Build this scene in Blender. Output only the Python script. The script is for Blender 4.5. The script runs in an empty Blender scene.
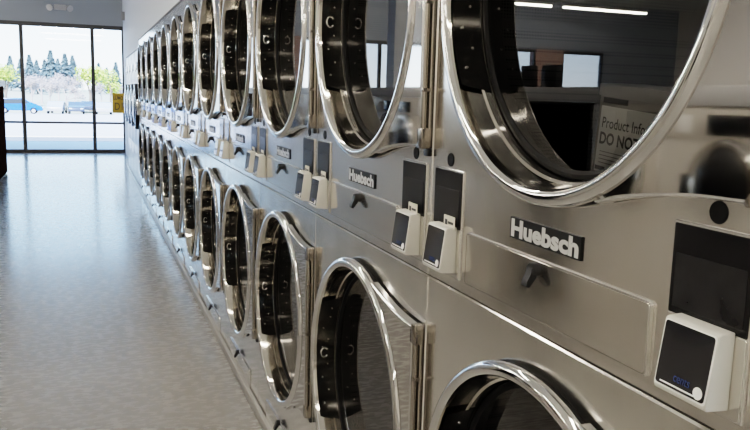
import bpy, bmesh, math, random
from mathutils import Vector, Matrix
random.seed(7)
C = bpy.context.scene.collection
PI = math.pi
W = 0.876          # width of one dryer stack
Y0 = 0.5923        # near edge of the first stack
H = 2.065          # height of a stack
ZS = 1.0267        # seam between lower and upper dryer
CY = 0.4335        # door centre across a stack
ZU, ZL = 1.613, 0.598
YE = 17.981        # inner face of the glazed end wall
YD = Y0 + 12 * W   # end of the dryer row

# ------------------------------------------------------------------ materials
def nt(name):
    m = bpy.data.materials.new(name); m.use_nodes = True
    t = m.node_tree; t.nodes.clear()
    out = t.nodes.new('ShaderNodeOutputMaterial')
    return m, t, out

def N(t, kind, **kw):
    n = t.nodes.new(kind)
    for k, v in kw.items():
        if k in n.inputs: n.inputs[k].default_value = v
        else: setattr(n, k, v)
    return n

def pbr(name, col, rough=0.5, metal=0.0, bump=0.0, bscale=40.0, var=0.0, vscale=5.0, spec=0.5, stretch=(1, 1, 1), rvar=0.0, coat=0.0):
    m, t, out = nt(name)
    b = N(t, 'ShaderNodeBsdfPrincipled')
    b.inputs['Base Color'].default_value = (*col, 1); b.inputs['Roughness'].default_value = rough
    b.inputs['Metallic'].default_value = metal; b.inputs['Specular IOR Level'].default_value = spec
    b.inputs['Coat Weight'].default_value = coat
    t.links.new(b.outputs[0], out.inputs[0])
    if bump or var or rvar:
        tc = N(t, 'ShaderNodeTexCoord'); mp = N(t, 'ShaderNodeMapping'); mp.inputs['Scale'].default_value = stretch
        t.links.new(tc.outputs['Object'], mp.inputs['Vector'])
    if var:
        n = N(t, 'ShaderNodeTexNoise'); n.inputs['Scale'].default_value = vscale; n.inputs['Detail'].default_value = 5
        t.links.new(mp.outputs[0], n.inputs['Vector'])
        mx = N(t, 'ShaderNodeMix', data_type='RGBA')
        mx.inputs[6].default_value = (*[max(0, c * (1 - var)) for c in col], 1)
        mx.inputs[7].default_value = (*[min(1, c * (1 + var)) for c in col], 1)
        t.links.new(n.outputs['Fac'], mx.inputs[0]); t.links.new(mx.outputs[2], b.inputs['Base Color'])
    if rvar:
        n = N(t, 'ShaderNodeTexNoise'); n.inputs['Scale'].default_value = vscale * 1.7; n.inputs['Detail'].default_value = 4
        t.links.new(mp.outputs[0], n.inputs['Vector'])
        mr = N(t, 'ShaderNodeMapRange'); mr.inputs[1].default_value = .3; mr.inputs[2].default_value = .7
        mr.inputs[3].default_value = max(.02, rough - rvar); mr.inputs[4].default_value = rough + rvar
        t.links.new(n.outputs['Fac'], mr.inputs[0]); t.links.new(mr.outputs[0], b.inputs['Roughness'])
    if bump:
        n = N(t, 'ShaderNodeTexNoise'); n.inputs['Scale'].default_value = bscale; n.inputs['Detail'].default_value = 3
        t.links.new(mp.outputs[0], n.inputs['Vector'])
        bp = N(t, 'ShaderNodeBump'); bp.inputs['Strength'].default_value = bump; bp.inputs['Distance'].default_value = .01
        t.links.new(n.outputs['Fac'], bp.inputs['Height']); t.links.new(bp.outputs[0], b.inputs['Normal'])
    return m

def glass_mat(name, tint, ior=1.5, refl=(1, 1, 1), rough=0.0):
    m, t, out = nt(name)
    tr = N(t, 'ShaderNodeBsdfTransparent'); tr.inputs[0].default_value = (*tint, 1)
    gl = N(t, 'ShaderNodeBsdfGlossy'); gl.inputs['Color'].default_value = (*refl, 1); gl.inputs['Roughness'].default_value = rough
    fr = N(t, 'ShaderNodeFresnel'); fr.inputs['IOR'].default_value = ior
    mx = N(t, 'ShaderNodeMixShader')
    t.links.new(fr.outputs[0], mx.inputs[0]); t.links.new(tr.outputs[0], mx.inputs[1]); t.links.new(gl.outputs[0], mx.inputs[2])
    t.links.new(mx.outputs[0], out.inputs[0])
    return m

def emit(name, col, s):
    m, t, out = nt(name)
    e = N(t, 'ShaderNodeEmission'); e.inputs[0].default_value = (*col, 1); e.inputs[1].default_value = s
    t.links.new(e.outputs[0], out.inputs[0]); return m

def perforated(name, dark, lite):
    m, t, out = nt(name)
    b = N(t, 'ShaderNodeBsdfPrincipled'); b.inputs['Metallic'].default_value = .8; b.inputs['Roughness'].default_value = .35
    tc = N(t, 'ShaderNodeTexCoord')
    v = N(t, 'ShaderNodeTexVoronoi'); v.inputs['Scale'].default_value = 150; v.inputs['Randomness'].default_value = 0
    t.links.new(tc.outputs['Object'], v.inputs['Vector'])
    r = N(t, 'ShaderNodeMapRange'); r.inputs[1].default_value = .30; r.inputs[2].default_value = .36
    t.links.new(v.outputs['Distance'], r.inputs[0])
    mx = N(t, 'ShaderNodeMix', data_type='RGBA'); mx.inputs[6].default_value = (*dark, 1); mx.inputs[7].default_value = (*lite, 1)
    t.links.new(r.outputs[0], mx.inputs[0]); t.links.new(mx.outputs[2], b.inputs['Base Color'])
    t.links.new(b.outputs[0], out.inputs[0]); return m

M = {}
M['steel'] = pbr('brushed_stainless', (.80, .77, .72), .17, 1, bump=.035, bscale=3.0, rvar=.05, vscale=4, stretch=(1, 1, 1))
M['steel_low'] = M['steel']
M['polished'] = pbr('polished_stainless', (.60, .575, .54), .04, 1, bump=.006, bscale=6, rvar=.02, vscale=10)
M['chrome'] = pbr('bright_ring_steel', (.70, .69, .67), .06, 1, bump=.01, bscale=14, rvar=.03, vscale=12)
M['bowl'] = pbr('door_bowl_steel', (.52, .49, .44), .10, 1, bump=.03, bscale=16, rvar=.05, vscale=14)
M['plate'] = pbr('dark_latch_plate', (.035, .033, .029), .13, .9)
M['rivet'] = pbr('rivet_steel', (.75, .73, .7), .2, 1)
M['black'] = pbr('black_plastic', (.009, .009, .010), .38, spec=.3)
M['rubber'] = pbr('black_rubber', (.005, .005, .005), .6, spec=.12)
M['hinge'] = pbr('hinge_steel', (.33, .30, .26), .22, 1)
M['edge'] = pbr('panel_edge_steel', (.74, .72, .69), .25, 1)
M['door_glass'] = glass_mat('door_glass', (.62, .62, .60), 1.7)
M['screen'] = pbr('black_screen', (.005, .005, .006), .10, 0, spec=.25, var=.5, vscale=18)
M['screen_soft'] = pbr('grey_display_window', (.013, .013, .014), .16, 0, spec=.25, var=.8, vscale=26)
M['reader_screen'] = pbr('reader_screen', (.012, .012, .014), .06, 0, spec=.6)
M['reader'] = pbr('reader_housing', (.57, .555, .50), .45, var=.04)
M['bezel'] = pbr('reader_bezel', (.78, .78, .75), .4)
M['slip'] = pbr('cream_slip', (.66, .63, .54), .6)
M['white'] = pbr('white_sticker', (.85, .85, .83), .5)
M['blue_ink'] = pbr('blue_lettering', (.025, .045, .15), .4, spec=.2)
M['badge_black'] = pbr('badge_black', (.008, .008, .008), .45, spec=.2)
M['badge_grey'] = pbr('badge_lettering', (.66, .66, .64), .35, .3)
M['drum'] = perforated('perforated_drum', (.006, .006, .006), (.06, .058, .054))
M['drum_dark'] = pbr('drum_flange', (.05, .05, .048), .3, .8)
M['carton'] = pbr('grey_carton', (.24, .23, .22), .7, var=.08)
M['paper'] = pbr('paper_label', (.80, .80, .78), .6)
M['ink'] = pbr('black_ink', (.02, .02, .02), .6)
M['wall'] = pbr('white_wall_paint', (.70, .735, .77), .6, bump=.03, bscale=60)
M['end_wall'] = pbr('backlit_wall_paint', (.29, .325, .37), .65, bump=.03, bscale=60)  # base colour darkened to give the backlit end wall its shade
M['warm_wall'] = pbr('warm_wall_paint', (.70, .67, .62), .7)
M['ceiling'] = pbr('ceiling_paint', (.70, .70, .68), .8)
M['trim'] = pbr('dark_trim', (.06, .06, .065), .45)
M['kick'] = pbr('grey_kick_strip', (.44, .43, .41), .35, .3)
M['frame'] = pbr('dark_bronze_frame', (.018, .018, .02), .4)
M['pane'] = glass_mat('window_pane', (.97, .98, .98), 1.45)
M['brown'] = pbr('dark_brown_laminate', (.035, .016, .012), .85, spec=.0, var=.15, vscale=6, stretch=(8, 8, 1))
M['slab'] = pbr('pale_grey_slab', (.50, .50, .51), .45)
M['washer'] = pbr('washer_steel', (.66, .62, .56), .38, .25)
M['washer_white'] = pbr('pale_washer_panel', (.66, .67, .68), .32, .35)
M['brick'] = None
M['lamp_white'] = pbr('lamp_white', (.75, .75, .74), .5)
M['tube'] = emit('lit_tube', (1.0, .92, .81), 72)
M['yellow'] = pbr('yellow_sign', (.50, .30, .02), .55)
M['sign_ink'] = pbr('dark_sign_ink', (.10, .075, .03), .6)
M['device'] = pbr('grey_device', (.25, .25, .26), .5)

def floor_mat():
    m, t, out = nt('sealed_concrete')
    b = N(t, 'ShaderNodeBsdfPrincipled')
    tc = N(t, 'ShaderNodeTexCoord')
    n1 = N(t, 'ShaderNodeTexNoise'); n1.inputs['Scale'].default_value = 1.1; n1.inputs['Detail'].default_value = 8
    n2 = N(t, 'ShaderNodeTexNoise'); n2.inputs['Scale'].default_value = 22; n2.inputs['Detail'].default_value = 6
    n3 = N(t, 'ShaderNodeTexNoise'); n3.inputs['Scale'].default_value = 90; n3.inputs['Detail'].default_value = 4
    mp = N(t, 'ShaderNodeMapping'); mp.inputs['Scale'].default_value = (.8, 1.6, 1)
    t.links.new(tc.outputs['Object'], mp.inputs[0])
    for n in (n1, n2, n3): t.links.new(mp.outputs[0], n.inputs['Vector'])
    mx = N(t, 'ShaderNodeMix', data_type='RGBA')
    mx.inputs[6].default_value = (.25, .238, .22, 1); mx.inputs[7].default_value = (.335, .32, .295, 1)
    t.links.new(n1.outputs['Fac'], mx.inputs[0])
    mx2 = N(t, 'ShaderNodeMix', data_type='RGBA', blend_type='MULTIPLY'); mx2.inputs[0].default_value = .16
    r0 = N(t, 'ShaderNodeMapRange'); r0.inputs[1].default_value = .25; r0.inputs[2].default_value = .6; r0.inputs[3].default_value = .85
    t.links.new(n2.outputs['Fac'], r0.inputs[0])
    t.links.new(mx.outputs[2], mx2.inputs[6]); t.links.new(r0.outputs[0], mx2.inputs[7])
    t.links.new(mx2.outputs[2], b.inputs['Base Color'])
    r = N(t, 'ShaderNodeMapRange'); r.inputs[1].default_value = .3; r.inputs[2].default_value = .7
    r.inputs[3].default_value = .20; r.inputs[4].default_value = .33
    t.links.new(n2.outputs['Fac'], r.inputs[0]); t.links.new(r.outputs[0], b.inputs['Roughness'])
    bp = N(t, 'ShaderNodeBump'); bp.inputs['Strength'].default_value = .018; bp.inputs['Distance'].default_value = .012
    t.links.new(n2.outputs['Fac'], bp.inputs['Height'])
    bp2 = N(t, 'ShaderNodeBump'); bp2.inputs['Strength'].default_value = .12; bp2.inputs['Distance'].default_value = .003
    t.links.new(n3.outputs['Fac'], bp2.inputs['Height']); t.links.new(bp.outputs[0], bp2.inputs['Normal'])
    t.links.new(bp2.outputs[0], b.inputs['Normal'])
    b.inputs['Coat Weight'].default_value = .5; b.inputs['Coat Roughness'].default_value = .14
    t.links.new(b.outputs[0], out.inputs[0]); return m
M['floor'] = floor_mat()

def brick_mat():
    m, t, out = nt('brick_pier')
    b = N(t, 'ShaderNodeBsdfPrincipled'); b.inputs['Roughness'].default_value = .8
    tc = N(t, 'ShaderNodeTexCoord'); mp = N(t, 'ShaderNodeMapping'); mp.inputs['Rotation'].default_value = (PI / 2, 0, 0)
    br = N(t, 'ShaderNodeTexBrick'); br.inputs['Scale'].default_value = 4.5
    br.inputs['Color1'].default_value = (.36, .22, .18, 1); br.inputs['Color2'].default_value = (.42, .27, .22, 1); br.inputs['Mortar'].default_value = (.4, .37, .34, 1)
    t.links.new(tc.outputs['Object'], mp.inputs[0]); t.links.new(mp.outputs[0], br.inputs['Vector'])
    t.links.new(br.outputs['Color'], b.inputs['Base Color']); t.links.new(b.outputs[0], out.inputs[0]); return m
M['brick'] = brick_mat()

# ------------------------------------------------------------------ mesh helpers
def new_obj(name, me, parent=None, loc=None):
    o = bpy.data.objects.new(name, me); C.objects.link(o)
    if parent: o.parent = parent
    if loc: o.location = loc
    return o

def from_bm(name, bm, mats, parent=None, smooth=None, loc=None):
    bmesh.ops.recalc_face_normals(bm, faces=bm.faces[:])
    me = bpy.data.meshes.new(name); bm.to_mesh(me); bm.free()
    for m in (mats if isinstance(mats, (list, tuple)) else [mats]): me.materials.append(m)
    if smooth is not None:
        me.polygons.foreach_set('use_smooth', [True] * len(me.polygons))
        try: me.set_sharp_from_angle(angle=math.radians(smooth))
        except Exception: pass
    return new_obj(name, me, parent, loc)

def add_box(bm, x0, x1, y0, y1, z0, z1, bev=0.0, mi=0, seg=2):
    r = bmesh.ops.create_cube(bm, size=1)
    vs = r['verts']
    for v in vs:
        v.co = Vector(((x0 + x1) / 2 + v.co.x * (x1 - x0), (y0 + y1) / 2 + v.co.y * (y1 - y0), (z0 + z1) / 2 + v.co.z * (z1 - z0)))
    fs = set(f for v in vs for f in v.link_faces)
    for f in fs: f.material_index = mi
    if bev > 0:
        es = list(set(e for v in vs for e in v.link_edges))
        g = bmesh.ops.bevel(bm, geom=es, offset=bev, segments=seg, affect='EDGES', profile=.5)
        for f in g['faces']: f.material_index = mi
    return vs

def add_lathe(bm, prof, cy, cz, n=96, a0=0.0, a1=2 * PI, mi=0, closed_prof=False):
    """profile (x, r) revolved about the x axis through (cy, cz); mi may be a list per segment"""
    full = abs((a1 - a0) - 2 * PI) < 1e-6
    cnt = n if full else n + 1
    rings = []
    for k in range(cnt):
        a = a0 + (a1 - a0) * k / n
        rings.append([bm.verts.new((x, cy + r * math.cos(a), cz + r * math.sin(a))) for x, r in prof])
    m = len(prof)
    for k in range(n if full else n):
        A, B = rings[k], rings[(k + 1) % cnt]
        for j in range(m if closed_prof else m - 1):
            j2 = (j + 1) % m
            f = bm.faces.new((A[j], B[j], B[j2], A[j2]))
            f.material_index = mi[j] if isinstance(mi, (list, tuple)) else mi
    return rings

def add_disc(bm, x, cy, cz, r, n=64, mi=0):
    vs = [bm.verts.new((x, cy + r * math.cos(2 * PI * k / n), cz + r * math.sin(2 * PI * k / n))) for k in range(n)]
    f = bm.faces.new(vs); f.material_index = mi

def add_cyl(bm, p0, p1, r0, r1=None, n=16, mi=0, cap=True):
    r1 = r0 if r1 is None else r1
    p0, p1 = Vector(p0), Vector(p1); d = (p1 - p0).normalized()
    u = d.orthogonal().normalized(); v = d.cross(u)
    A = [bm.verts.new(p0 + (u * math.cos(2 * PI * k / n) + v * math.sin(2 * PI * k / n)) * r0) for k in range(n)]
    B = [bm.verts.new(p1 + (u * math.cos(2 * PI * k / n) + v * math.sin(2 * PI * k / n)) * r1) for k in range(n)]
    for k in range(n):
        f = bm.faces.new((A[k], A[(k + 1) % n], B[(k + 1) % n], B[k])); f.material_index = mi
    if cap:
        bm.faces.new(A[::-1]).material_index = mi; bm.faces.new(B).material_index = mi

def add_prism(bm, pts, x0, x1, mi=0, axis='x'):
    """polygon pts (a, b) extruded along an axis"""
    def P(a, b, t):
        return (t, a, b) if axis == 'x' else ((a, t, b) if axis == 'y' else (a, b, t))
    A = [bm.verts.new(P(a, b, x0)) for a, b in pts]; B = [bm.verts.new(P(a, b, x1)) for a, b in pts]
    n = len(pts)
    bm.faces.new(A).material_index = mi; bm.faces.new(B[::-1]).material_index = mi
    for k in range(n): bm.faces.new((A[k], A[(k + 1) % n], B[(k + 1) % n], B[k])).material_index = mi

def simple(name, mat, parent, *boxes, bev=0.0, smooth=30):
    bm = bmesh.new()
    for b in boxes: add_box(bm, *b, bev=bev)
    return from_bm(name, bm, mat, parent, smooth)

def empty(name, loc, label=None, cat=None, group=None, rz=0):
    o = bpy.data.objects.new(name, None); C.objects.link(o); o.location = loc; o.rotation_euler = (0, 0, rz)
    o.empty_display_size = .1
    return tag(o, label, cat, group)

def tag(o, label=None, cat=None, group=None, kind=None):
    if label: o['label'] = label
    if cat: o['category'] = cat
    if group: o['group'] = group
    if kind: o['kind'] = kind
    return o

def struct(name, mat, *boxes, bev=0.0):
    o = simple(name, mat, None, *boxes, bev=bev); o['kind'] = 'structure'; return o

def text_obj(name, s, mat, parent, p, width, height, bold=0.0, extrude=.0006, rot=0.0, basis=None):
    """lettering as a mesh; p = left-bottom corner; text runs along -y and up z, facing -x"""
    cu = bpy.data.curves.new(name, 'FONT'); cu.body = s; cu.size = 1; cu.offset = bold; cu.extrude = 0; cu.resolution_u = 3
    tmp = bpy.data.objects.new('tmp', cu); C.objects.link(tmp)
    dg = bpy.context.evaluated_depsgraph_get(); dg.update()
    me = bpy.data.meshes.new_from_object(tmp.evaluated_get(dg))
    bpy.data.objects.remove(tmp); bpy.data.curves.remove(cu)
    xs = [v.co.x for v in me.vertices]; ys = [v.co.y for v in me.vertices]
    w, h = max(xs) - min(xs), max(ys) - min(ys); mx, my = min(xs), min(ys)
    B = basis or (Vector((0, -1, 0)), Vector((0, 0, 1)), Vector((-1, 0, 0)))
    cr, sr = math.cos(rot), math.sin(rot)
    for v in me.vertices:
        a, b = (v.co.x - mx) / w * width, (v.co.y - my) / h * height
        a, b = a * cr - b * sr, a * sr + b * cr
        v.co = Vector(p) + B[0] * a + B[1] * b
    me.materials.clear(); me.materials.append(mat)
    me.name = name
    return new_obj(name, me, parent)

def copy_tree(o, parent=None, only=None):
    c = o.copy(); C.objects.link(c)
    if parent: c.parent = parent
    for ch in list(o.children): copy_tree(ch, c)
    return c

# ------------------------------------------------------------------ dryer stack parts (local frame: face at x=0, y across, z up)
def rect_hole_panel(bm, y0, y1, z0, z1, cy, cz, r, depth=.03, ch=.003, rc=.345):
    angs = [2 * PI * k / 120 for k in range(120)]
    for yy in (y0, y1):
        for zz in (z0, z1): angs.append(math.atan2(zz - cz, yy - cy) % (2 * PI))
    angs = sorted(set(round(a, 6) for a in angs))
    def edge(a, ins):
        c, s = math.cos(a), math.sin(a); t = 1e9
        if c > 1e-9: t = min(t, (y1 - ins - cy) / c)
        if c < -1e-9: t = min(t, (y0 + ins - cy) / c)
        if s > 1e-9: t = min(t, (z1 - ins - cz) / s)
        if s < -1e-9: t = min(t, (z0 + ins - cz) / s)
        return cy + c * t, cz + s * t
    R = []
    for a in angs:
        c, s = math.cos(a), math.sin(a)
        e1, e0 = edge(a, ch), edge(a, 0)
        R.append([bm.verts.new((depth, cy + r * c, cz + r * s)), bm.verts.new((0, cy + r * c, cz + r * s)),
                  bm.verts.new((0, *e1)), bm.verts.new((ch, *e0)), bm.verts.new((depth, *e0))])
    for k in range(len(R)):
        A, B = R[k], R[(k + 1) % len(R)]
        for j in range(4): bm.faces.new((A[j], B[j], B[j + 1], A[j + 1]))

def make_panel(zb, zt, cz, parent):
    bm = bmesh.new()
    rect_hole_panel(bm, .0015, W - .0015, zb, zt, CY, cz, .346)
    o = from_bm('front_panel', bm, M['steel'], parent, 30); return o

RO = .3716
def resample(pts, n):
    L = [0]
    for a, b in zip(pts, pts[1:]): L.append(L[-1] + math.hypot(b[0] - a[0], b[1] - a[1]))
    out = []
    for k in range(n + 1):
        s = L[-1] * k / n; j = 0
        while j < len(L) - 2 and L[j + 1] < s: j += 1
        f = (s - L[j]) / (L[j + 1] - L[j] + 1e-12)
        out.append((pts[j][0] + f * (pts[j + 1][0] - pts[j][0]), pts[j][1] + f * (pts[j + 1][1] - pts[j][1])))
    return out

def make_door(cz, up, dn, parent):
    """round steel door with a flared wing running to the hinge side (y = 0)"""
    bm = bmesh.new()
    # rounded polished ring, then the bowl running inward to the glass
    prof = [(-.0006, RO - .010), (-.0105, RO - .006), (-.0135, RO - .002), (-.020, RO), (-.027, RO - .002), (-.032, RO - .007), (-.0345, RO - .013), (-.0345, RO - .019), (-.032, RO - .0245), (-.027, RO - .027)]
    add_lathe(bm, prof, CY, cz, 120, mi=[4, 4, 0, 0, 0, 0, 0, 0, 0])  # black back segments stand in for the shadow between ring and panel
    bowl = [(-.027, RO - .027), (-.010, .341), (.020, .338), (.0225, .333), (.044, .331), (.046, .336), (.062, .340)]
    add_lathe(bm, bowl, CY, cz, 120, mi=1)
    bmesh.ops.remove_doubles(bm, verts=bm.verts[:], dist=1e-5)
    # wing
    yh = .014
    def edge_curve(s, ext):
        z_end = ext
        raw = []
        for k in range(25):
            t = k / 24
            y = -.150 + t * (-(CY - yh - .03) + .150)
            # concave flare from the ring to the hinge height
            z0 = math.sqrt(max(0, (RO + .006) ** 2 - .150 ** 2))
            e = (1 - t)
            z = z_end + (z0 - z_end) * (e ** 1.9)
            raw.append((CY + y, cz + s * z))
        raw.append((yh + .004, cz + s * (z_end - .001))); raw.append((yh, cz + s * (z_end - .006)))
        return raw
    bottom = edge_curve(-1, dn); top = edge_curve(1, up)
    n = 90
    outer = resample(bottom + top[::-1], n)
    a0 = math.atan2(bottom[0][1] - cz, bottom[0][0] - CY); a1 = math.atan2(top[0][1] - cz, top[0][0] - CY)
    if a0 > 0: a0 -= 2 * PI
    a1 -= 2 * PI          # travel from the lower tip through -pi (the y=0 side) to the upper tip
    ri = RO - .004
    inner = [(CY + ri * math.cos(a0 + (a1 - a0) * k / n), cz + ri * math.sin(a0 + (a1 - a0) * k / n)) for k in range(n + 1)]
    xf = -.026
    rows = []
    for k in range(n + 1):
        (yo, zo), (yi, zi) = outer[k], inner[k]
        dx, dz = yo - yi, zo - zi; L = math.hypot(dx, dz) + 1e-9; e = min(.0085, L * .35)
        ux, uz = dx / L, dz / L
        bev = lambda t, x: bm.verts.new((x, yi + ux * t, zi + uz * t))
        rows.append([bev(0, -.012), bev(.002, xf + .002), bev(min(.006, L * .3), xf), bev(L - e, xf), bev(L - e * .62, xf + .0007), bev(L - e * .3, xf + .0024), bev(L - e * .08, xf + .005), bev(L, xf + .0085), bev(L, -.006)])
    for A, B in zip(rows, rows[1:]):
        for j in range(8): bm.faces.new((A[j], B[j], B[j + 1], A[j + 1])).material_index = 2 if j < 3 else 3
    for R in (rows[0], rows[-1]): bm.faces.new(R).material_index = 2
    door = from_bm('door', bm, [M['chrome'], M['bowl'], M['polished'], M['chrome'], M['rubber']], parent, 50)
    for p in door.data.polygons:
        if p.material_index == 2: p.use_smooth = False
    # door glass and its gasket
    bm = bmesh.new(); add_disc(bm, .045, CY, cz, .329, 96); from_bm('door_glass', bm, M['door_glass'], door)
    bm = bmesh.new(); add_lathe(bm, [(.0445, .3305), (.040, .329), (.039, .322), (.0435, .316), (.0448, .316)], CY, cz, 96)
    from_bm('gasket', bm, M['rubber'], door, 40)
    # dark latch plate on the far side of the bowl, with rivets and the round catch
    bm = bmesh.new(); hw = math.radians(33)
    nn = 40
    rows = []
    for k in range(nn + 1):
        a = -hw + 2 * hw * k / nn
        for_r = []
        for j, x in enumerate((-.022, -.012, .004, .020, .036)):
            sh = 1 + .10 * (j / 4.0)
            r = .3375 - .0035 * j / 4 - .0035
            for_r.append(bm.verts.new((x, CY + r * math.cos(a * sh), cz + r * math.sin(a * sh))))
        rows.append(for_r)
    for A, B in zip(rows, rows[1:]):
        for j in range(4): bm.faces.new((A[j], B[j], B[j + 1], A[j + 1]))
    for deg in (-27, -20, -13, 8, 15, 22, 28, -6):
        a = math.radians(deg); x = -.004 if deg % 2 else .014
        p = Vector((x, CY + .3345 * math.cos(a), cz + .3345 * math.sin(a))); q = p + Vector((0, -math.cos(a), -math.sin(a))) * .004
        add_cyl(bm, p, q, .0042, .0028, 10, mi=1)
    ctr = Vector((.003, CY + .331, cz + .004))
    for k in range(14):                                       # C-shaped catch
        b0, b1 = math.radians(40 + 280 * k / 14), math.radians(40 + 280 * (k + 1) / 14)
        add_cyl(bm, ctr + Vector((math.cos(b0) * .011, -.002, math.sin(b0) * .015)), ctr + Vector((math.cos(b1) * .011, -.002, math.sin(b1) * .015)), .0032, n=8, mi=1)
    from_bm('latch_plate', bm, [M['plate'], M['rivet']], door, 40)
    # hinge: twin rods, backing strip and end knuckles
    bm = bmesh.new()
    zb, zt = cz - dn, cz + up
    add_cyl(bm, (-.019, .011, zb + .01), (-.019, .011, zt - .01), .0065, n=14)
    add_cyl(bm, (-.006, .0085, zb + .004), (-.006, .0085, zt - .004), .0055, n=14)
    add_box(bm, -.026, -.0005, .0032, .030, zb - .002, zb + .042, bev=.003)
    add_box(bm, -.026, -.0005, .0032, .030, zt - .042, zt + .002, bev=.003)
    for zz in (zb + .12, (zb + zt) / 2, zt - .12): add_box(bm, -.0255, -.004, .004, .0165, zz - .004, zz + .004, bev=.001)
    from_bm('hinge', bm, M['hinge'], door, 35)
    simple('hinge_shim', M['black'], door, (-.010, -.0004, .003, .028, zb - .018, zb - .003), bev=.002)
    return door

def make_drum(cz, parent):
    bm = bmesh.new()
    add_lathe(bm, [(.064, .345), (.090, .345), (.095, .42)], CY, cz, 64, mi=1)
    add_lathe(bm, [(.095, .42), (.78, .42), (.80, .40), (.80, .06), (.78, .05), (.78, .0001)], CY, cz, 64, mi=0)
    return from_bm('drum', bm, [M['drum'], M['drum_dark']], parent, 40)

def rounded_plate(name, mat, parent, y0, y1, z0, z1, x, t=.003, r=.006, ch=.0018):
    """thin raised plate with rounded corners and a chamfered edge"""
    bm = bmesh.new()
    def loop(ins, xx):
        pts = []
        for (cy_, cz_, a) in ((y1 - r, z1 - r, 0), (y0 + r, z1 - r, PI / 2), (y0 + r, z0 + r, PI), (y1 - r, z0 + r, 1.5 * PI)):
            for k in range(6):
                b = a + PI / 2 * k / 5
                pts.append(bm.verts.new((xx, cy_ + (r - ins) * math.cos(b), cz_ + (r - ins) * math.sin(b))))
        return pts
    A, B, D = loop(0, x), loop(0, x - t + ch), loop(ch, x - t)
    n = len(A)
    for P, Q in ((A, B), (B, D)):
        for k in range(n): bm.faces.new((P[k], P[(k + 1) % n], Q[(k + 1) % n], Q[k]))
    bm.faces.new(D)
    return from_bm(name, bm, mat, parent, 30)

def make_lint(zb, lock_z, parent):
    p = rounded_plate('lint_panel', M['steel'], parent, .181, .698, zb + .026, zb + .124, -.0003, t=.0045, r=.007, ch=.002)
    # bright edge moulding round the panel
    bm = bmesh.new()
    def loop(ins, x):
        y0, y1, z0, z1, r = .181 + ins, .698 - ins, zb + .026 + ins, zb + .124 - ins, .007
        pts = []
        for (cy_, cz_, a) in ((y1 - r, z1 - r, 0), (y0 + r, z1 - r, PI / 2), (y0 + r, z0 + r, PI), (y1 - r, z0 + r, 1.5 * PI)):
            for k in range(6):
                b = a + PI / 2 * k / 5; pts.append(bm.verts.new((x, cy_ + r * math.cos(b), cz_ + r * math.sin(b))))
        return pts
    A, B, D = loop(-.0020, -.0004), loop(-.0013, -.0050), loop(.0004, -.0050)
    n = len(A)
    for P, Q in ((A, B), (B, D)):
        for k in range(n): bm.faces.new((P[k], P[(k + 1) % n], Q[(k + 1) % n], Q[k]))
    from_bm('edge_moulding', bm, M['edge'], p, 30)
    # lock: black round body with a tilted paddle key tab
    bm = bmesh.new(); yk = .4485
    add_cyl(bm, (-.0045, yk, lock_z + .006), (-.0185, yk, lock_z + .006), .0118, .0108, 22)
    # paddle: hangs from the round body and swings out at its foot
    pts = [(-.0105, .010), (-.0195, .010), (-.0215, .000), (-.0275, -.012), (-.028, -.020), (-.023, -.022), (-.0105, -.006)]
    A = [bm.verts.new((x, yk - .0085, lock_z + z)) for x, z in pts]; B = [bm.verts.new((x, yk + .0085, lock_z + z)) for x, z in pts]
    bm.faces.new(A); bm.faces.new(B[::-1])
    for k in range(7): bm.faces.new((A[k], A[(k + 1) % 7], B[(k + 1) % 7], B[k]))
    from_bm('lock', bm, M['black'], p, 35)
    return p

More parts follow.
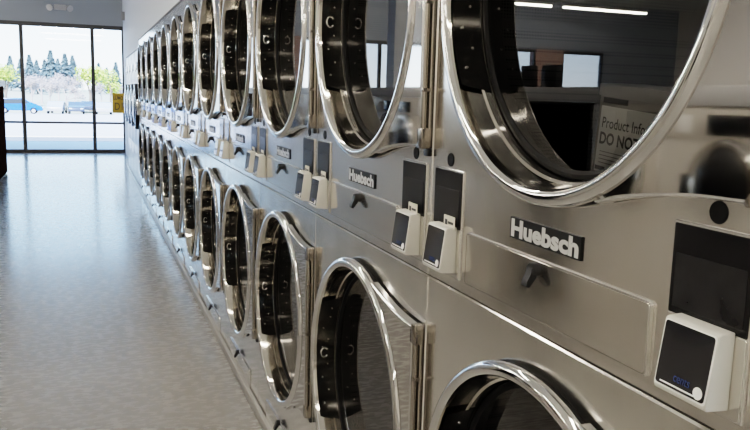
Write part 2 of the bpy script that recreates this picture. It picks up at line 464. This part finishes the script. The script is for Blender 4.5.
def make_stack():
    root = empty('stack_dryer', (0, Y0, 0))
    # carcass behind the fronts
    bm = bmesh.new()
    add_box(bm, .02, .035, .004, W - .004, .006, .018)
    add_box(bm, .03, .90, .0015, .012, .004, H - .003); add_box(bm, .03, .90, W - .012, W - .0015, .004, H - .003)
    add_box(bm, .03, .90, .012, W - .012, H - .014, H - .003); add_box(bm, .89, .90, .012, W - .012, .004, H - .014)
    add_box(bm, .028, .062, .012, W - .012, ZS - .004, ZS + .004)
    # dark baffle behind each front, with the drum opening
    for cz, zb, zt in ((ZL, .02, ZS - .006), (ZU, ZS + .006, H - .016)):
        pass
    from_bm('cabinet', bm, M['steel'], root, 30)
    make_panel(.003, ZS - .0012, ZL, root); make_panel(ZS + .0012, H - .002, ZU, root)
    make_door(ZL, .314, .262, root); make_door(ZU, .282, .313, root)
    make_drum(ZL, root); make_drum(ZU, root)
    make_lint(ZS, 1.1296, root); make_lint(.003, .123, root)
    # nameplate
    bm = bmesh.new()
    add_prism(bm, [(.339, 1.172), (.542, 1.172), (.542, 1.208), (.339, 1.208)], -.0032, -.0004)
    np_ = from_bm('nameplate', bm, M['badge_black'], root)
    text_obj('lettering', 'Huebsch', M['badge_grey'], np_, (-.0037, .5375, 1.1745), .194, .031, bold=.045)
    # left and right control sets
    for y0, y1, ry0, ry1, hy in ((.0225, .1535, .041, .126, .087), (.725, .8545, .740, .824, W - .087)):
        d = rounded_plate('control_plate', M['edge'], root, y0, y1, 1.050, 1.2655, -.0003, t=.003, r=.003, ch=.0012)
        sc = rounded_plate('display', M['screen'], d, y0 + .0035, y1 - .0035, 1.150, 1.262, -.0033, t=.0012, r=.002, ch=.0006)
        rounded_plate('lower_plate', M['steel'], d, y0 + .0035, y1 - .0035, 1.053, 1.149, -.0033, t=.0010, r=.002, ch=.0006)
        rounded_plate('display_window', M['screen_soft'], d, y0 + .010, y1 - .010, 1.158, 1.226, -.0046, t=.0006, r=.002, ch=.0003)
        # reader: wedge housing, thicker at the foot
        bm = bmesh.new(); zb, zt = 1.066, 1.152
        pts = [(-.0046, zb - .004), (-.0046, zt + .002), (-.024, zt + .001), (-.028, zt - .001), (-.0385, zb + .003), (-.0365, zb - .002)]
        A = [bm.verts.new((x, ry0, z)) for x, z in pts]; B = [bm.verts.new((x, ry1, z)) for x, z in pts]
        bm.faces.new(A); bm.faces.new(B[::-1])
        for k in range(6): bm.faces.new((A[k], A[(k + 1) % 6], B[(k + 1) % 6], B[k]))
        bmesh.ops.bevel(bm, geom=bm.edges[:], offset=.0016, segments=3, affect='EDGES', profile=.5)
        rd = from_bm('card_reader', bm, M['reader'], root, 40)
        # screen and fittings lie on the tilted face
        p0, p1 = Vector((-.0385, 0, zb + .003)), Vector((-.028, 0, zt - .001))
        up = (p1 - p0).normalized(); nrm = Vector((-up.z, 0, up.x)); Lf = (p1 - p0).length
        Bs = (Vector((0, -1, 0)), up, nrm)
        def face_pt(y, s, off): return p0 + up * s + nrm * off + Vector((0, y, 0))
        def face_quad(name, mat, ya, yb, s0, s1, off, par, r=.004):
            bm = bmesh.new(); vs = []
            for (cy_, cs_, a) in ((yb - r, s1 - r, 0), (ya + r, s1 - r, PI / 2), (ya + r, s0 + r, PI), (yb - r, s0 + r, 1.5 * PI)):
                for k in range(6):
                    b = a + PI / 2 * k / 5; vs.append((cy_ + r * math.cos(b), cs_ + r * math.sin(b)))
            A = [bm.verts.new(face_pt(y, s, off)) for y, s in vs]; B = [bm.verts.new(face_pt(y, s, -.0004)) for y, s in vs]
            bm.faces.new(A)
            for k in range(len(A)): bm.faces.new((A[k], A[(k + 1) % len(A)], B[(k + 1) % len(A)], B[k]))
            return from_bm(name, bm, mat, par, 30)
        face_quad('bezel', M['bezel'], ry0 + .0014, ry1 - .0014, .0008, Lf - .0008, .0006, rd)
        face_quad('screen', M['reader_screen'], ry0 + .0034, ry1 - .0030, .0032, Lf - .0024, .0010, rd)
        face_quad('card_slot', M['white'], ry0 + .019, ry1 - .011, .0062, .0080, .0016, rd, r=.0008)
        text_obj('lettering', 'cents', M['blue_ink'], rd, face_pt(ry0 + .053, .0130, .0016), .026, .0085, basis=Bs)
        bm = bmesh.new(); vs = [bm.verts.new(face_pt(ry0 + .0125 + .0072 * math.cos(2 * PI * k / 24), .0125 + .0072 * math.sin(2 * PI * k / 24), .0026)) for k in range(24)]
        bm.faces.new(vs); from_bm('tap_sticker', bm, M['white'], rd)
        # round black plug above the display
        bm = bmesh.new(); add_lathe(bm, [(-.0002, .0138), (-.0016, .0132), (-.0018, .010), (-.0010, .0001)], hy, 1.283, 28)
        from_bm('round_plug', bm, M['rubber'], root, 40)
    return root

proto = make_stack()

# cream insert slip standing on top of the readers (not on the right-hand reader of the nearest stack)
def add_slip(root, side):
    y = .066 if side == 'r' else .758
    bm = bmesh.new(); add_box(bm, -.0125, -.0115, y - .022, y + .026, 1.150, 1.1745)
    s = from_bm('insert_slip', bm, M['slip'], root)
    bm = bmesh.new(); add_box(bm, -.0132, -.0124, y - .016, y + .006, 1.1585, 1.1635); add_box(bm, -.0132, -.0124, y + .010, y + .020, 1.156, 1.1665)
    from_bm('printed_marks', bm, M['ink'], s)
    return s

ordinal = ['nearest', 'second', 'third', 'fourth', 'fifth', 'sixth', 'seventh', 'eighth', 'ninth', 'tenth', 'eleventh', 'twelfth']
labels = ['nearest stainless stack dryer, cut by the right edge, boxed papers in its upper drum']
labels += ['second stainless stack dryer from the camera, left neighbour of the nearest one']
for o in ordinal[2:11]: labels.append('%s stainless stack dryer counting along the row from the camera' % o)
labels.append('farthest stainless stack dryer, end of the row beside the big washers')
stacks = [proto]
for i in range(1, 12):
    c = copy_tree(proto); c.location = (0, Y0 + i * W, 0); stacks.append(c)
for i, s in enumerate(stacks):
    tag(s, labels[i], 'dryer', 'stainless stack dryers along the right wall')
for i, s in enumerate(stacks[:6]):
    if i: add_slip(s, 'r')
    add_slip(s, 'l')

# carton with a paper label standing inside the nearest upper drum
def make_carton():
    base = Vector((.235, .455, 1.262)); rot = math.radians(5)
    root = empty('document_carton', (.235, Y0 + .455, 1.262), 'grey carton with white printed label, inside nearest upper drum', 'box')
    bm = bmesh.new()
    add_box(bm, 0, .10, -.19, .19, -.004, .158, bev=.003)
    o = from_bm('carton_body', bm, M['carton'], root, 30)
    bm = bmesh.new(); add_box(bm, -.003, .103, -.192, .192, .140, .163, bev=.002)
    from_bm('lid', bm, M['carton'], root, 30)
    bm = bmesh.new(); add_box(bm, -.0032, -.0005, .11, .175, .128, .138); from_bm('handle_slot', bm, M['ink'], root)
    bm = bmesh.new(); add_box(bm, -.0012, -.0004, -.16, .180, -.002, .122); lb = from_bm('paper_label', bm, M['paper'], root)
    text_obj('lettering', 'Product Information', M['ink'], lb, (-.0018, .172, .082), .190, .020, bold=.006)
    text_obj('lettering', 'DO NOT', M['ink'], lb, (-.0018, .174, .051), .108, .023, bold=.03)
    for k in range(4):
        bm = bmesh.new(); add_box(bm, -.0018, -.0013, .06 - .01 * (k % 2), .17, .037 - k * .007, .0385 - k * .007); from_bm('text_line', bm, M['carton'], lb)
    bm = bmesh.new(); add_box(bm, -.0018, -.0013, .150, .178, .002, .010); from_bm('text_block', bm, M['ink'], lb)
    root.rotation_euler = (rot, 0, math.radians(2))
    return root
make_carton()

# ------------------------------------------------------------------ four big washers at the far end of the row
def make_big_washer():
    root = empty('front_load_washer', (0, 0, 0)); w = .88
    simple('plinth', M['washer_white'], root, (.0, .9, .003, w - .003, .0, .56), bev=.004)
    simple('body', M['washer_white'], root, (.0, .95, .003, w - .003, .562, 1.955), bev=.006)
    simple('control_panel', M['washer_white'], root, (-.008, .0, .02, w - .02, 1.52, 1.93), bev=.004)
    d = simple('display', M['screen'], root, (-.0125, -.0075, .36, .58, 1.68, 1.79), bev=.002)
    simple('soap_drawer', M['edge'], root, (-.016, -.0075, .64, .82, 1.66, 1.80), bev=.004)
    bm = bmesh.new(); cy, cz = w / 2, 1.165
    add_lathe(bm, [(-.0005, .325), (-.04, .322), (-.052, .31), (-.056, .30), (-.056, .285), (-.03, .272)], cy, cz, 64, mi=[1, 1, 0, 0, 1])
    add_box(bm, -.04, -.0005, .095, .135, 1.06, 1.27, bev=.006)
    door = from_bm('door', bm, [M['chrome'], M['black']], root, 40)
    bm = bmesh.new(); add_lathe(bm, [(-.03, .272), (-.06, .23), (-.075, .14), (-.08, .0001)], cy, cz, 64); from_bm('door_bubble', bm, M['screen'], door, 60)
    simple('handle', M['black'], door, (-.075, -.040, .745, .785, 1.09, 1.24), bev=.008)
    return root
bw = make_big_washer()
big_labels = ['big pale front-load washer right beside the last stack dryer', 'second big front-load washer past the dryers',
              'third big front-load washer past the dryers', 'big front-load washer at the row end beside the glazed wall']
for i in range(4):
    o = bw if i == 0 else copy_tree(bw)
    o.location = (0, YD + .02 + i * .895, 0)
    tag(o, big_labels[i], 'washer', 'big washers at the end of the dryer row')
YW = YD + .02 + 4 * .895

# ------------------------------------------------------------------ island of washers across the aisle
XI = -1.93; YB = 12.345
def make_island_washer():
    root = empty('island_washer', (0, 0, 0)); w = .72
    bm = bmesh.new(); add_box(bm, -.72, 0, .003, w - .003, .02, 1.401, bev=.008); from_bm('body', bm, M['washer'], root, 30)
    simple('control_panel', M['washer'], root, (.0005, .010, .01, w - .01, 1.255, 1.39), bev=.003)
    simple('display', M['screen'], root, (.0105, .015, .15, .41, 1.275, 1.365), bev=.003)
    simple('soap_cover', M['white'], root, (.0105, .016, .50, .59, 1.28, 1.36), bev=.003)
    bm = bmesh.new(); cy, cz = .28, 1.06
    add_lathe(bm, [(.0005, .205), (.03, .202), (.045, .19), (.045, .172), (.03, .16)], cy, cz, 56)
    door = from_bm('door', bm, M['chrome'], root, 40)
    bm = bmesh.new(); add_lathe(bm, [(.03, .16), (.05, .12), (.058, .07), (.06, .0001)], cy, cz, 56); from_bm('door_bubble', bm, M['screen'], door, 60)
    simple('handle', M['black'], door, (.04, .07, .455, .485, .96, 1.10), bev=.006)
    simple('kick_plate', M['washer'], root, (.0005, .006, .01, w - .01, .025, .16), bev=.002)
    return root
iw = make_island_washer(); cnt = 0
for k in range(16):
    y = .82 + k * .72
    if k == 4: continue
    o = iw if cnt == 0 else copy_tree(iw)
    o.location = (XI, y, 0)
    tag(o, 'steel island washer number %s from the near end, facing the dryers' % ['one', 'two', 'three', 'four', 'five', 'six', 'seven', 'eight', 'nine', 'ten', 'eleven', 'twelve', 'thirteen', 'fourteen', 'fifteen', 'sixteen'][cnt],
        'washer', 'washers in the island across the aisle')
    cnt += 1
t = empty('open_cubby', (XI, .82 + 4 * .72, 0), 'open black cubby between island washers facing the dryers', 'cabinet')
simple('side_panel', M['black'], t, (-.72, 0, .004, .03, .02, 1.401), bev=.002)
simple('side_panel', M['black'], t, (-.72, 0, .69, .716, .02, 1.401), bev=.002)
simple('shelf', M['black'], t, (-.70, 0, .03, .69, .30, .33)); simple('top_panel', M['black'], t, (-.70, 0, .03, .69, 1.385, 1.401))
simple('back_panel', M['black'], t, (-.72, -.70, .03, .69, .02, 1.385))
t = empty('end_cabinet', (XI, YB + .005, 0), 'dark brown laminate cabinet closing the far end of the island', 'cabinet')
simple('carcass', M['brown'], t, (-.80, 0, 0, 1.43, .02, 1.40), bev=.004)
simple('plinth', M['trim'], t, (-.78, -.02, .02, 1.41, 0, .02))
o = simple('worktop', M['slab'], None, (XI - .85, XI + .02, .80, YB + 1.45, 1.402, 1.490), bev=.006)
tag(o, 'long pale grey slab on top of the washer island', 'worktop')
for ya, yb, h_, lb in ((4.69, 4.885, .165, 'wide black box on the island slab, nearer of two'), (5.02, 5.17, .17, 'narrow black box on the island slab, farther of two')):
    e = empty('speaker_box', (XI - .42, (ya + yb) / 2, 1.492), lb, 'box', 'black boxes on the island slab')
    hw = (yb - ya) / 2
    simple('cabinet', M['black'], e, (-.03, .03, -hw, hw, 0, h_), bev=.008)
    bm = bmesh.new(); add_lathe(bm, [(.0302, .05), (.034, .046), (.030, .02), (.033, .0001)], 0, h_ * .5, 32); from_bm('driver_cone', bm, M['rubber'], e, 40)

# ------------------------------------------------------------------ the room
XL, YN, ZC = -15.0, -6.0, 4.0
o = struct('floor', M['floor'], (XL, .3, YN, YE + .02, -.1, 0))
struct('ceiling', M['ceiling'], (XL - .2, 1.2, YN - .2, YE + .3, ZC, ZC + .2))
struct('wall_left', M['warm_wall'], (XL - .2, XL, YN, YE, 0, ZC))
struct('wall_near', M['warm_wall'], (XL, 1.2, YN - .2, YN, 0, ZC))
bmw = bmesh.new()
add_box(bmw, .03, .2, -.4, YD, H + .012, ZC); add_box(bmw, .03, .2, YD, YW + .01, 1.975, ZC)
add_box(bmw, .09, .2, YW + .012, YE, 0, ZC); add_box(bmw, 1.0, 1.2, YN, YE, 0, ZC)
add_box(bmw, .03, 1.0, YN, -.4, 0, ZC); 
o = from_bm('wall_right', bmw, M['wall']); o['kind'] = 'structure'
o = simple('trim_3', M['trim'], None, (-.006, .05, Y0 - .9, YD, H + .001, H + .011), (-.006, .05, YD + .001, YW, 1.958, 1.972)); o['kind'] = 'structure'
o = simple('baseboard_right', M['kick'], None, (-.022, -.002, Y0 - .9, YW, 0, .045), bev=.004); o['kind'] = 'structure'
# glazed end wall
ZW = 2.753
bmw = bmesh.new()
add_box(bmw, XL, .2, YE, YE + .2, ZW, ZC); add_box(bmw, XL, -12.55, YE, YE + .2, 0, ZW); add_box(bmw, .092, 1.2, YE + .001, YE + .2, 0, ZC)
o = from_bm('wall_far', bmw, M['end_wall']); o['kind'] = 'structure'
struct('trim_1', M['brick'], (-4.15, -3.75, YE - .02, YE + .3, 0, ZW))
struct('trim_2', M['brick'], (-11.25, -10.4, YE - .02, YE + .3, 0, ZW))
def window(n, x0, x1, mull):
    root = simple('window_%d' % n, M['frame'], None, (x0, x1, YE + .02, YE + .10, ZW - .085, ZW), (x0, x1, YE + .02, YE + .10, 0, .078),
                  (x0, x0 + .035, YE + .02, YE + .10, .078, ZW - .085), (x1 - .035, x1, YE + .02, YE + .10, .078, ZW - .085),
                  (x0 + .035, x1 - .035, YE + .03, YE + .09, .632, .678))
    root['kind'] = 'structure'
    for mx in mull:
        simple('mullion', M['frame'], root, (mx - .037, mx + .037, YE + .018, YE + .102, .078, ZW - .085))
    bm = bmesh.new()
    vs = [bm.verts.new(p) for p in ((x0, YE + .06, .05), (x1, YE + .06, .05), (x1, YE + .06, ZW - .05), (x0, YE + .06, ZW - .05))]
    bm.faces.new(vs); from_bm('pane', bm, M['pane'], root)
window(1, -3.75, .092, (-.544, -1.945, -3.345))
window(2, -10.4, -4.15, (-6.0, -7.5, -9.0))
window(3, -12.55, -11.25, ())
# square column
struct('column', M['wall'], (-4.6, -4.25, 12.65, 13.0, 0, ZC))
# ceiling lights: linear tubes in slim housings
LP = [(x, y) for y in (15.8,) for x in (-5.5, -8.2, -10.9)]
LP += [(x, y) for y in (10.0, 5.0, 1.5, -2.5) for x in (-1.2, -5.5, -9.5, -13.0) if not (y == 10.0 and x > -2)]
LLAB = []
lt = None
for k, (x, y) in enumerate(LP):
    if lt is None:
        lt = empty('ceiling_light', (x, y, 0))
        simple('housing', M['lamp_white'], lt, (-1.2, 1.2, -.07, .07, 3.60, 3.66), bev=.008)
        bm = bmesh.new(); add_cyl(bm, (-1.18, 0, 3.585), (1.18, 0, 3.585), .035, n=12); from_bm('tube', bm, M['tube'], lt, 40)
        simple('hanger', M['lamp_white'], lt, (-.9, -.89, -.004, .004, 3.66, ZC)); simple('hanger', M['lamp_white'], lt, (.89, .9, -.004, .004, 3.66, ZC))
        o = lt
    else:
        o = copy_tree(lt); o.location = (x, y, 0)
    tag(o, 'slim white linear light hung from the ceiling', 'ceiling light', 'linear ceiling lights')

# twin-head emergency light on the end wall
e = empty('emergency_light', (-1.165, YE, 3.08), 'white twin-headed emergency light on end wall above the window', 'light')
simple('housing', M['slab'], e, (-.12, .12, -.06, -.002, -.06, .05), bev=.01)
for sx in (-1, 1):
    bm = bmesh.new(); add_cyl(bm, (sx * .16, -.05, .0), (sx * .20, -.13, -.03), .05, .068, 20); from_bm('lamp_head', bm, M['slab'], e, 40)
o = simple('wall_sensor', M['device'], None, (.02, .088, 16.94, 17.02, 2.80, 2.97), bev=.006)
tag(o, 'small grey sensor box high on white wall near the window', 'sensor')
# yellow sign by the window
e = empty('yellow_sign', (-.03, YE - .06, 1.10), 'yellow notice with dark lettering at right end of window', 'sign')
simple('board', M['yellow'], e, (-.135, .118, -.006, .006, -.215, .215), bev=.002)
BX = (Vector((1, 0, 0)), Vector((0, 0, 1)), Vector((0, -1, 0)))
text_obj('lettering', 'LUMO', M['sign_ink'], e, (-.108, -.0075, .07), .20, .085, bold=.03, basis=BX)
text_obj('lettering', 'D1', M['sign_ink'], e, (-.085, -.0075, -.15), .16, .16, bold=.01, basis=BX)

# ------------------------------------------------------------------ outdoors
M['walk'] = pbr('walkway_concrete', (.50, .48, .47), .8, var=.06, vscale=2)
M['asphalt'] = pbr('asphalt', (.19, .20, .22), .85, var=.1, vscale=3)
M['lot'] = pbr('pale_lot', (.52, .51, .50), .85, var=.06, vscale=.6)
M['awning'] = pbr('awning_soffit', (.30, .25, .22), .8, var=.3, vscale=3)
M['bark'] = pbr('bark', (.22, .18, .15), .9)
M['twig'] = pbr('bare_twigs', (.46, .41, .40), .9)  # pale colour takes the place of distance haze
M['leaf'] = pbr('spring_leaves', (.46, .56, .10), .6, var=.3, vscale=3)
M['conifer'] = pbr('conifer_needles', (.13, .19, .21), .8, var=.3, vscale=2)  # distance haze put into the colour as a pale blue cast
M['carblue'] = pbr('blue_car_paint', (.015, .12, .55), .2, .1, coat=.6)
M['cardark'] = pbr('dark_car_paint', (.06, .08, .14), .25, .2, coat=.6)
M['carsilver'] = pbr('silver_car_paint', (.55, .56, .58), .25, .3, coat=.6)
M['carwhite'] = pbr('white_car_paint', (.75, .75, .75), .25, coat=.6)
M['carglass'] = pbr('car_glass', (.04, .05, .06), .06)
M['grass'] = pbr('verge_grass', (.40, .40, .30), .9, var=.3, vscale=.4)
struct('walkway', M['walk'], (-30, 12, YE + .21, 22.2, -.15, -.02))
struct('road', M['asphalt'], (-60, 30, 22.2, 25.2, -.25, -.08))
def lot_z(y): return -.06 - 1.55 * (y - 25.2) / 72.0
bm = bmesh.new()
for (ya, yb) in ((25.2, 100.0),):
    vs = [bm.verts.new(p) for p in ((-70, ya, lot_z(ya)), (60, ya, lot_z(ya)), (60, yb, lot_z(yb)), (-70, yb, lot_z(yb)))]
    bm.faces.new(vs)
o = from_bm('parking_lot', bm, M['lot']); o['kind'] = 'structure'
bm = bmesh.new(); zz = lot_z(100)
vs = [bm.verts.new(p) for p in ((-160, 100, zz), (160, 100, zz), (160, 330, zz + 2.5), (-160, 330, zz + 2.5))]; bm.faces.new(vs)
o = from_bm('verge', bm, M['grass']); o['kind'] = 'structure'
o = simple('awning', M['awning'], None, (-14, 1.2, YE + .22, YE + 2.4, 2.86, 3.2)); tag(o, kind='structure')

def make_car(name, paint, x, y, rz, label, kind='sedan'):
    root = empty(name, (x, y, lot_z(y)), label, 'car', None, rz)
    L = 4.7
    if kind == 'suv': roof = [(-2.25, .95), (-2.1, 1.62), (.55, 1.66), (1.25, 1.08)]
    else: roof = [(-1.75, .98), (-1.05, 1.42), (.35, 1.44), (1.15, 1.0)]
    low = [(-2.35, .35), (-2.38, .75)] + roof + [(2.15, .88), (2.36, .62), (2.34, .35)]
    bm = bmesh.new(); add_prism(bm, low, -.86, .86, axis='y')
    bmesh.ops.bevel(bm, geom=[e for e in bm.edges], offset=.07, segments=3, affect='EDGES', profile=.5)
    body = from_bm('body', bm, paint, root, 40)
    inset = [(roof[0][0] + .22, roof[0][1] + .08), (roof[1][0] + .12, roof[1][1] - .09), (roof[2][0] - .04, roof[2][1] - .09), (roof[3][0] - .22, roof[3][1] + .06)]
    bm = bmesh.new(); add_prism(bm, inset, -.868, .868, axis='y'); from_bm('side_windows', bm, M['carglass'], root)
    for wx in (-1.45, 1.42):
        for sy in (-1, 1):
            bm = bmesh.new(); add_cyl(bm, (wx, sy * .68, .335), (wx, sy * .875, .335), .335, n=24); add_cyl(bm, (wx, sy * .876, .335), (wx, sy * .884, .335), .21, n=16, mi=1)
            from_bm('wheel', bm, [M['rubber'], M['carsilver']], root, 40)
    bm = bmesh.new(); add_box(bm, 2.30, 2.37, -.75, -.45, .62, .74, bev=.02); add_box(bm, 2.30, 2.37, .45, .75, .62, .74, bev=.02); from_bm('headlamps', bm, M['white'], root)
    return root
def col_x(u, y):
    a = .3588 + math.atan((u - 375) / 767.7); return -.6766 + math.tan(a) * y
make_car('car', M['carblue'], col_x(43, 92) - 2.35, 92, 0, 'bright blue car parked side-on at far left of the lot', 'suv')
make_car('car', M['carsilver'], col_x(57, 97), 97, PI / 2 - .1, 'silver car just right of the blue car', 'sedan')
make_car('car', M['cardark'], col_x(76, 97), 97, -PI / 2, 'dark car parked mid-lot, left one of two', 'sedan')
c2 = make_car('car', M['cardark'], col_x(88, 105), 105, PI / 2, 'dark car parked beside the second mullion', 'sedan'); c2.location.z = lot_z(100) + .06
make_car('car', M['carsilver'], col_x(103, 96.5), 96.5, PI / 2, 'silver car parked between second mullion and yellow sign', 'sedan')

def leaf_ball(bm, c, r, n, s, mi=0, flat=1.0):
    for _ in range(n):
        d = Vector((random.gauss(0, 1), random.gauss(0, 1), random.gauss(0, 1))).normalized() * r * (random.random() ** .35)
        d.z *= flat
        p = Vector(c) + d
        u = Vector((random.gauss(0, 1), random.gauss(0, 1), random.gauss(0, 1))).normalized(); v = u.orthogonal().normalized()
        k = s * random.uniform(.6, 1.3)
        f = bm.faces.new([bm.verts.new(p + u * k), bm.verts.new(p + v * k * .6), bm.verts.new(p - u * k), bm.verts.new(p - v * k * .6)]); f.material_index = mi

def branch(bm, p, d, L, r, depth, tips):
    q = p + d * L; add_cyl(bm, p, q, r, r * .65, 6, cap=False)
    if depth == 0: tips.append(q); return
    for _ in range(random.choice((3, 3, 4))):
        nd = (d + Vector((random.gauss(0, .5), random.gauss(0, .5), random.gauss(.1, .3)))).normalized()
        branch(bm, p + d * L * random.uniform(.55, 1), nd, L * random.uniform(.6, .8), r * .6, depth - 1, tips)

def ground_z(y): return lot_z(y) if y < 100 else lot_z(100) + 2.5 * (y - 100) / 230

def leafy_tree(x, y, h, label, seed):
    random.seed(seed)
    root = empty('leafy_tree', (x, y, ground_z(y)), label, 'tree')
    bm = bmesh.new(); tips = []; branch(bm, Vector((0, 0, 0)), Vector((.03, 0, 1)).normalized(), h * .34, h * .03, 3, tips); from_bm('trunk', bm, M['bark'], root, 60)
    bm = bmesh.new()
    for tp in tips: leaf_ball(bm, tp, h * .11, 22, h * .028)
    from_bm('foliage', bm, M['leaf'], root)
def bare_tree(x, y, h, label, seed):
    random.seed(seed)
    root = empty('bare_tree', (x, y, ground_z(y)), label, 'tree', 'leafless trees behind the lot')
    bm = bmesh.new(); tips = []; branch(bm, Vector((0, 0, 0)), Vector((0, 0, 1)), h * .3, h * .028, 4, tips); from_bm('trunk', bm, M['twig'], root, 60)
    bm = bmesh.new()
    for tp in tips: leaf_ball(bm, tp, h * .08, 9, h * .018)
    from_bm('twigs', bm, M['twig'], root)
def conifer(x, y, h, label, seed):
    random.seed(seed)
    root = empty('conifer', (x, y, ground_z(y)), label, 'tree', 'dark conifers on the skyline')
    bm = bmesh.new(); add_cyl(bm, (0, 0, 0), (0, 0, h * .95), h * .02, h * .004, 8); from_bm('trunk', bm, M['bark'], root)
    bm = bmesh.new()
    for k in range(520):
        t = random.random() ** .8; z = h * (.10 + .9 * t); rr = h * .40 * (1 - t) ** .8 * random.uniform(.5, 1.05) + .05
        a = random.uniform(0, 2 * PI); d = Vector((math.cos(a), math.sin(a), 0)); s = Vector((-d.y, d.x, 0)); p0 = Vector((0, 0, z + rr * .25))
        tip = d * rr + Vector((0, 0, z - rr * .25)); mid = (p0 + tip) / 2
        bm.faces.new([bm.verts.new(p0), bm.verts.new(mid + s * h * .05), bm.verts.new(tip), bm.verts.new(mid - s * h * .05)])
    from_bm('needles', bm, M['conifer'], root)
random.seed(3)
leafy_tree(col_x(90, 109), 109, 7.8, 'bright spring-green tree in the middle of the window', 11)
leafy_tree(col_x(110, 118), 118, 6.2, 'low yellow-green tree right of the second mullion', 12)
leafy_tree(col_x(6, 112), 112, 7.8, 'yellow-green tree at the left edge of the window', 13)
cols = [(22, 250, 9.5), (31, 222, 10), (38, 213, 8.6), (46, 270, 10), (52, 240, 12), (59, 292, 11), (66, 249, 11.5), (73.5, 284, 12), (99, 240, 9), (107, 260, 8), (116, 245, 9.5), (12, 260, 10.5)]
names = ['first', 'second', 'third', 'fourth', 'fifth', 'sixth', 'seventh', 'eighth', 'ninth', 'tenth', 'eleventh', 'twelfth']
order = {c[0]: k for k, c in enumerate(sorted(cols))}
for k, (u, y, h) in enumerate(cols):
    conifer(col_x(u, y), y, h, 'hazy dark conifer on the skyline, %s from the left' % names[order[u]], 30 + k)
bcols = [(32, 125, 5.6), (42, 138, 6.4), (50, 118, 5.2), (59, 146, 6.4), (66, 123, 5.4), (75, 150, 6.2), (101, 136, 5.0), (118, 132, 4.6)]
for k, (u, y, h) in enumerate(bcols):
    bare_tree(col_x(u, y), y, h, 'greyish leafless tree behind the lot, %s from the left' % names[k], 60 + k)

# ------------------------------------------------------------------ light
w = bpy.data.worlds.new('sky'); bpy.context.scene.world = w; w.use_nodes = True
t = w.node_tree; t.nodes.clear()
out = t.nodes.new('ShaderNodeOutputWorld'); bg = t.nodes.new('ShaderNodeBackground')
tc = t.nodes.new('ShaderNodeTexCoord'); sx = t.nodes.new('ShaderNodeSeparateXYZ'); rp = t.nodes.new('ShaderNodeValToRGB')
t.links.new(tc.outputs['Generated'], sx.inputs[0]); t.links.new(sx.outputs['Z'], rp.inputs[0])
rp.color_ramp.elements[0].position = 0.0; rp.color_ramp.elements[0].color = (.80, .91, 1.0, 1)
rp.color_ramp.elements[1].position = .55; rp.color_ramp.elements[1].color = (.20, .44, 1.0, 1)
e2 = rp.color_ramp.elements.new(.16); e2.color = (.36, .64, 1.0, 1)
bg.inputs[1].default_value = 5.0
t.links.new(rp.outputs[0], bg.inputs[0]); t.links.new(bg.outputs[0], out.inputs[0])
sun = bpy.data.lights.new('sun', 'SUN'); sun.energy = 13; sun.angle = .01; sun.color = (1, .95, .88)
so = bpy.data.objects.new('sun', sun); C.objects.link(so)
so.rotation_euler = Vector((.25, .75, -.85)).to_track_quat('-Z', 'Y').to_euler()

# ------------------------------------------------------------------ camera
cam = bpy.data.cameras.new('camera'); co = bpy.data.objects.new('camera', cam); C.objects.link(co)
cam.sensor_width = 36; cam.lens = 767.745 / 750 * 36; cam.clip_start = .02; cam.clip_end = 1000
r = Vector((.93744837, -.34704875, .02734451)); u = Vector((.02774227, .15277338, .98787178)); f = Vector((.34701718, .92532019, -.15284508))
co.matrix_world = Matrix(((r.x, u.x, -f.x, -.6766), (r.y, u.y, -f.y, 0), (r.z, u.z, -f.z, 1.4041), (0, 0, 0, 1)))
sc = bpy.context.scene; sc.camera = co
sc.view_settings.view_transform = 'Filmic'; sc.view_settings.look = 'Medium High Contrast'; sc.view_settings.exposure = 0.36
sc.cycles.use_denoising = True
sc.cycles.max_bounces = 10; sc.cycles.transparent_max_bounces = 12; sc.cycles.glossy_bounces = 6
sc.cycles.sample_clamp_indirect = 6
